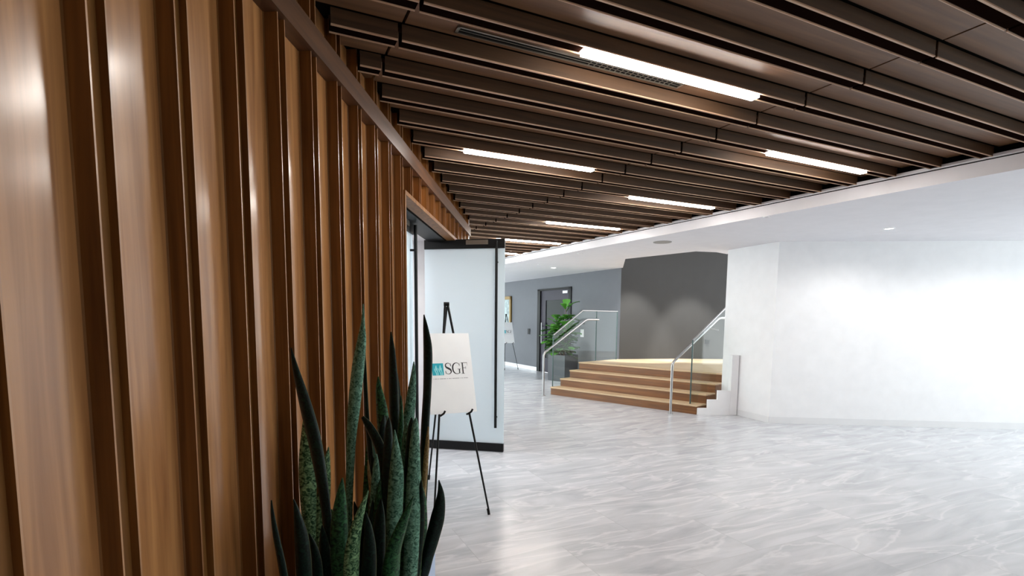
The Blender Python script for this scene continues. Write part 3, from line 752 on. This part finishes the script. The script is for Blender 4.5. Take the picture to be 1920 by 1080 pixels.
LEAVES = [  # (depth at tip, depth at base, yaw, material, [(u, v, width px) from tip down])
 (1.72, 1.72, .5, B2, [(546, 652, 1), (553, 690, 9), (572, 765, 19), (588, 830, 21), (601, 900, 18), (611, 970, 15), (620, 1078, 17)]),
 (1.90, 1.86, .2, A_, [(578, 742, 2), (577, 800, 18), (576, 870, 28), (577, 930, 26), (580, 1000, 20), (583, 1075, 16)]),
 (1.93, 1.88, -.3, A_, [(616, 838, 1), (614, 862, 9), (610, 910, 19), (606, 980, 22), (608, 1075, 22)]),
 (2.05, 1.95, .3, D_, [(681, 570, 1), (680, 606, 6), (677, 640, 14), (670, 690, 19), (663, 760, 19), (658, 820, 15), (655, 900, 12), (653, 1000, 12), (655, 1078, 14)]),
 (2.07, 2.0, .9, B2, [(680, 600, 1), (682, 680, 5), (686, 780, 7), (694, 880, 9), (702, 1070, 12)]),
 (1.70, 1.70, .1, C_, [(642, 896, 1), (639, 930, 15), (636, 980, 26), (636, 1040, 29), (638, 1078, 28)]),
 (1.62, 1.68, -.25, A_, [(690, 920, 1), (680, 950, 10), (669, 990, 18), (662, 1035, 24), (660, 1078, 25)]),
 (2.08, 2.0, .3, C_, [(709, 706, 1), (710, 730, 10), (715, 770, 18), (721, 830, 22), (728, 910, 22), (733, 1075, 20)]),
 (2.12, 2.05, .5, B2, [(733, 622, 1), (734, 655, 9), (736, 720, 15), (738, 780, 16), (744, 860, 18), (750, 960, 18), (755, 1075, 18)]),
 (1.95, 1.92, .6, B2, [(679, 782, 5), (690, 800, 13), (706, 832, 17), (717, 870, 18), (725, 940, 17), (728, 1075, 16)]),
 (2.20, 2.12, .0, D_, [(776, 678, 1), (775, 705, 8), (771, 745, 15), (765, 800, 18), (759, 860, 17), (757, 960, 15), (758, 1060, 15)]),
 (2.24, 2.16, .4, B2, [(795, 590, 1), (798, 620, 9), (801, 660, 14), (800, 730, 13), (796, 800, 13), (793, 880, 15), (788, 960, 17), (785, 1040, 18)]),
 (1.85, 1.85, .1, D_, [(740, 806, 1), (742, 845, 13), (743, 890, 23), (740, 950, 26), (737, 1020, 25), (735, 1078, 24)]),
 (1.90, 1.95, .2, B2, [(823, 900, 1), (826, 930, 12), (820, 970, 22), (810, 1010, 22), (801, 1045, 19), (793, 1078, 17)]),
 (1.72, 1.78, -.2, C_, [(775, 930, 1), (766, 955, 9), (753, 990, 18), (740, 1030, 24), (732, 1078, 27)]),
 (1.52, 1.55, .4, B2, [(509, 938, 1), (511, 965, 5), (517, 1005, 9), (525, 1045, 11), (531, 1078, 12)]),
 (1.60, 1.62, .2, B2, [(551, 936, 1), (556, 960, 9), (563, 1000, 20), (567, 1040, 24), (569, 1078, 25)]),
 (1.66, 1.68, .5, B2, [(580, 1000, 1), (586, 1025, 12), (590, 1050, 17), (592, 1078, 19)]),
 (2.15, 2.08, .3, C_, [(784, 800, 1), (778, 840, 9), (772, 880, 15), (768, 930, 17), (766, 1000, 18), (766, 1070, 18)]),
 (2.02, 1.98, -.4, B2, [(725, 850, 1), (722, 880, 12), (716, 930, 20), (712, 990, 22), (710, 1078, 22)]),
 (1.98, 1.95, .3, B2, [(697, 850, 1), (700, 890, 15), (702, 950, 22), (702, 1010, 22), (702, 1078, 22)]),
 (1.90, 1.90, .0, C_, [(770, 870, 1), (768, 905, 14), (764, 960, 24), (760, 1020, 26), (757, 1078, 26)]),
 (2.05, 2.02, .3, C_, [(752, 742, 1), (752, 780, 7), (750, 830, 11), (750, 900, 13), (748, 1070, 14)]),
 (1.80, 1.80, .4, B2, [(715, 935, 1), (712, 965, 14), (708, 1010, 22), (704, 1078, 24)]),
 (2.14, 2.10, .3, C_, [(760, 835, 1), (757, 870, 12), (754, 930, 18), (752, 1070, 20)]),
 (2.10, 2.06, -.2, A_, [(727, 795, 1), (729, 830, 9), (731, 880, 13), (730, 950, 15), (728, 1070, 16)]),
 (2.06, 2.02, .5, B2, [(664, 940, 1), (668, 970, 12), (676, 1020, 18), (680, 1078, 20)]),
 (1.88, 1.90, .5, B2, [(790, 900, 1), (787, 935, 12), (782, 985, 20), (776, 1040, 22), (772, 1078, 22)]),
 (2.18, 2.14, .2, B2, [(745, 700, 1), (746, 735, 7), (747, 790, 11), (746, 860, 14), (744, 1070, 16)]),
 (1.68, 1.72, .3, B2, [(604, 985, 1), (606, 1010, 12), (608, 1045, 20), (606, 1078, 22)]),
 (1.75, 1.78, .2, C_, [(622, 955, 1), (622, 985, 13), (622, 1030, 20), (621, 1078, 22)]),
 (1.93, 1.93, .2, M_dry, [(690, 862, 1), (692, 890, 5), (697, 925, 7), (700, 990, 8), (700, 1070, 9)]),
 (2.12, 2.08, .2, M_dry, [(803, 800, 1), (801, 830, 6), (797, 880, 8), (793, 940, 8), (788, 1060, 9)]),
 (1.66, 1.70, .3, B2, [(686, 960, 1), (690, 990, 12), (692, 1030, 20), (690, 1078, 24)]),
]
_fr = random.Random(5)
for i in range(38):
    i *= 16/38
    u0 = 692+i*6.4+_fr.uniform(-6, 6); v0 = _fr.uniform(775, 985); ub = 690+i*5.6+_fr.uniform(-6, 6); Y = _fr.uniform(1.86, 2.18); wd = _fr.uniform(20, 28)
    LEAVES.append((Y, Y-.03, _fr.uniform(-.3, .5), _fr.choice((B2, B2, C_, C_, D_)), [(u0, v0, 1), (u0*.9+ub*.1, v0+32, wd*.55), (u0*.55+ub*.45, (v0+1075)/2+10, wd), (ub, 1076, wd)]))
for yt, yb, yaw, m_, px in LEAVES:
    P = []; n = len(px)
    for i, (u, v, w) in enumerate(px):
        Y = yt+(yb-yt)*i/(n-1); P.append((at_y(u, v, Y), w*Y/F_PX))
    a, b = P[-2][0], P[-1][0]; d = (b-a).normalized(); wl = P[-1][1]
    if d.z > -.7: d = Vector((d.x*.4, d.y, -1)).normalized()
    L_ = (b.z-(SOIL-.02))/-d.z
    e = b+d*L_; loc = MPL.inverted() @ (e-pc)
    loc.x = max(-hx_+.05, min(hx_-.05, loc.x)); loc.y = max(-hy_+.05, min(hy_-.05, loc.y)); z = e.z; e = pc+(MPL @ loc); e.z = SOIL-.02
    P.append((b.lerp(e, .5), wl*.9)); P.append((e, wl*.75))
    snake_leaf(sp, pc, P, yaw, m_)

# ------------------------------------------------------------------ fiddle leaf plant in a dark box
fc = Vector((1.30, 13.3, 0))
fp = thing('potted_fiddle_leaf', 'bushy broad-leaved green plant in a dark grey cube pot beside the dark door', 'plant', fc, SA)
M_fpot = mat('dark_pot', srgb(74, 76, 82), .35)
mb = MB(); r = .27; w_ = .025; hp = .66
mb.box((-r, -r, 0), (-r+w_, r, hp)).box((r-w_, -r, 0), (r, r, hp)).box((-r+w_, -r, 0), (r-w_, -r+w_, hp)).box((-r+w_, r-w_, 0), (r-w_, r, hp)).box((-r+w_, -r+w_, 0), (r-w_, r-w_, .03))
mb.build('pot', M_fpot, fp)
MB().box((-r+w_, -r+w_, .03), (r-w_, r-w_, hp-.06)).build('soil', mat('soil_dark', srgb(36, 28, 22), .95), fp)
mb = MB()
stems = []
for dx, dy, ht in ((.03, 0, 1.85), (-.14, .05, 1.55), (.1, -.08, 1.3), (-.06, -.1, 1.2)):
    pts = [Vector((dx*.4, dy*.4, hp-.1)), Vector((dx*1.2, dy, 1.1)), Vector((dx*2.2, dy*2, ht))]
    mb.tube(pts, [.016, .012, .006], n=7); stems.append(pts)
mb.build('stem', mat('bark', srgb(86, 66, 46), .8), fp)
def fl_mat():
    mt = mat('fiddle_leaf', srgb(66, 120, 42), .32)
    return mt
mb = MB(); rng = random.Random(11)
for i in range(170):
    st_ = stems[i % 4]; f = rng.random()**.8 if i < 110 else rng.random()*.45
    p = st_[0].lerp(st_[2], .14+.86*f)
    an = i*2.4+rng.uniform(-.4, .4); el = rng.uniform(-.1, .75)+(.5 if f > .85 else 0)
    d = Vector((math.cos(an)*math.cos(el), math.sin(an)*math.cos(el), math.sin(el)))
    ln = rng.uniform(.26, .42); wd = ln*rng.uniform(.55, .7)
    side = d.cross(Vector((0, 0, 1))).normalized(); nrm = side.cross(d)
    p = p+d*.06
    vs = []; prof = [(0, .04), (.15, .34), (.35, .55), (.6, .9), (.8, 1.0), (.93, .7), (1, .1)]
    for s, ww in prof:
        droop = -s*s*.28*ln
        for c in (-1, -.5, 0, .5, 1):
            vs.append(p+d*(s*ln)+Vector((0, 0, droop))+side*(c*ww*wd/2)+nrm*(c*c*.10*wd))
    mb.add(vs, [(a*5+b, a*5+b+1, (a+1)*5+b+1, (a+1)*5+b) for a in range(len(prof)-1) for b in range(4)], 0, True)
o = mb.build('foliage', fl_mat(), fp)
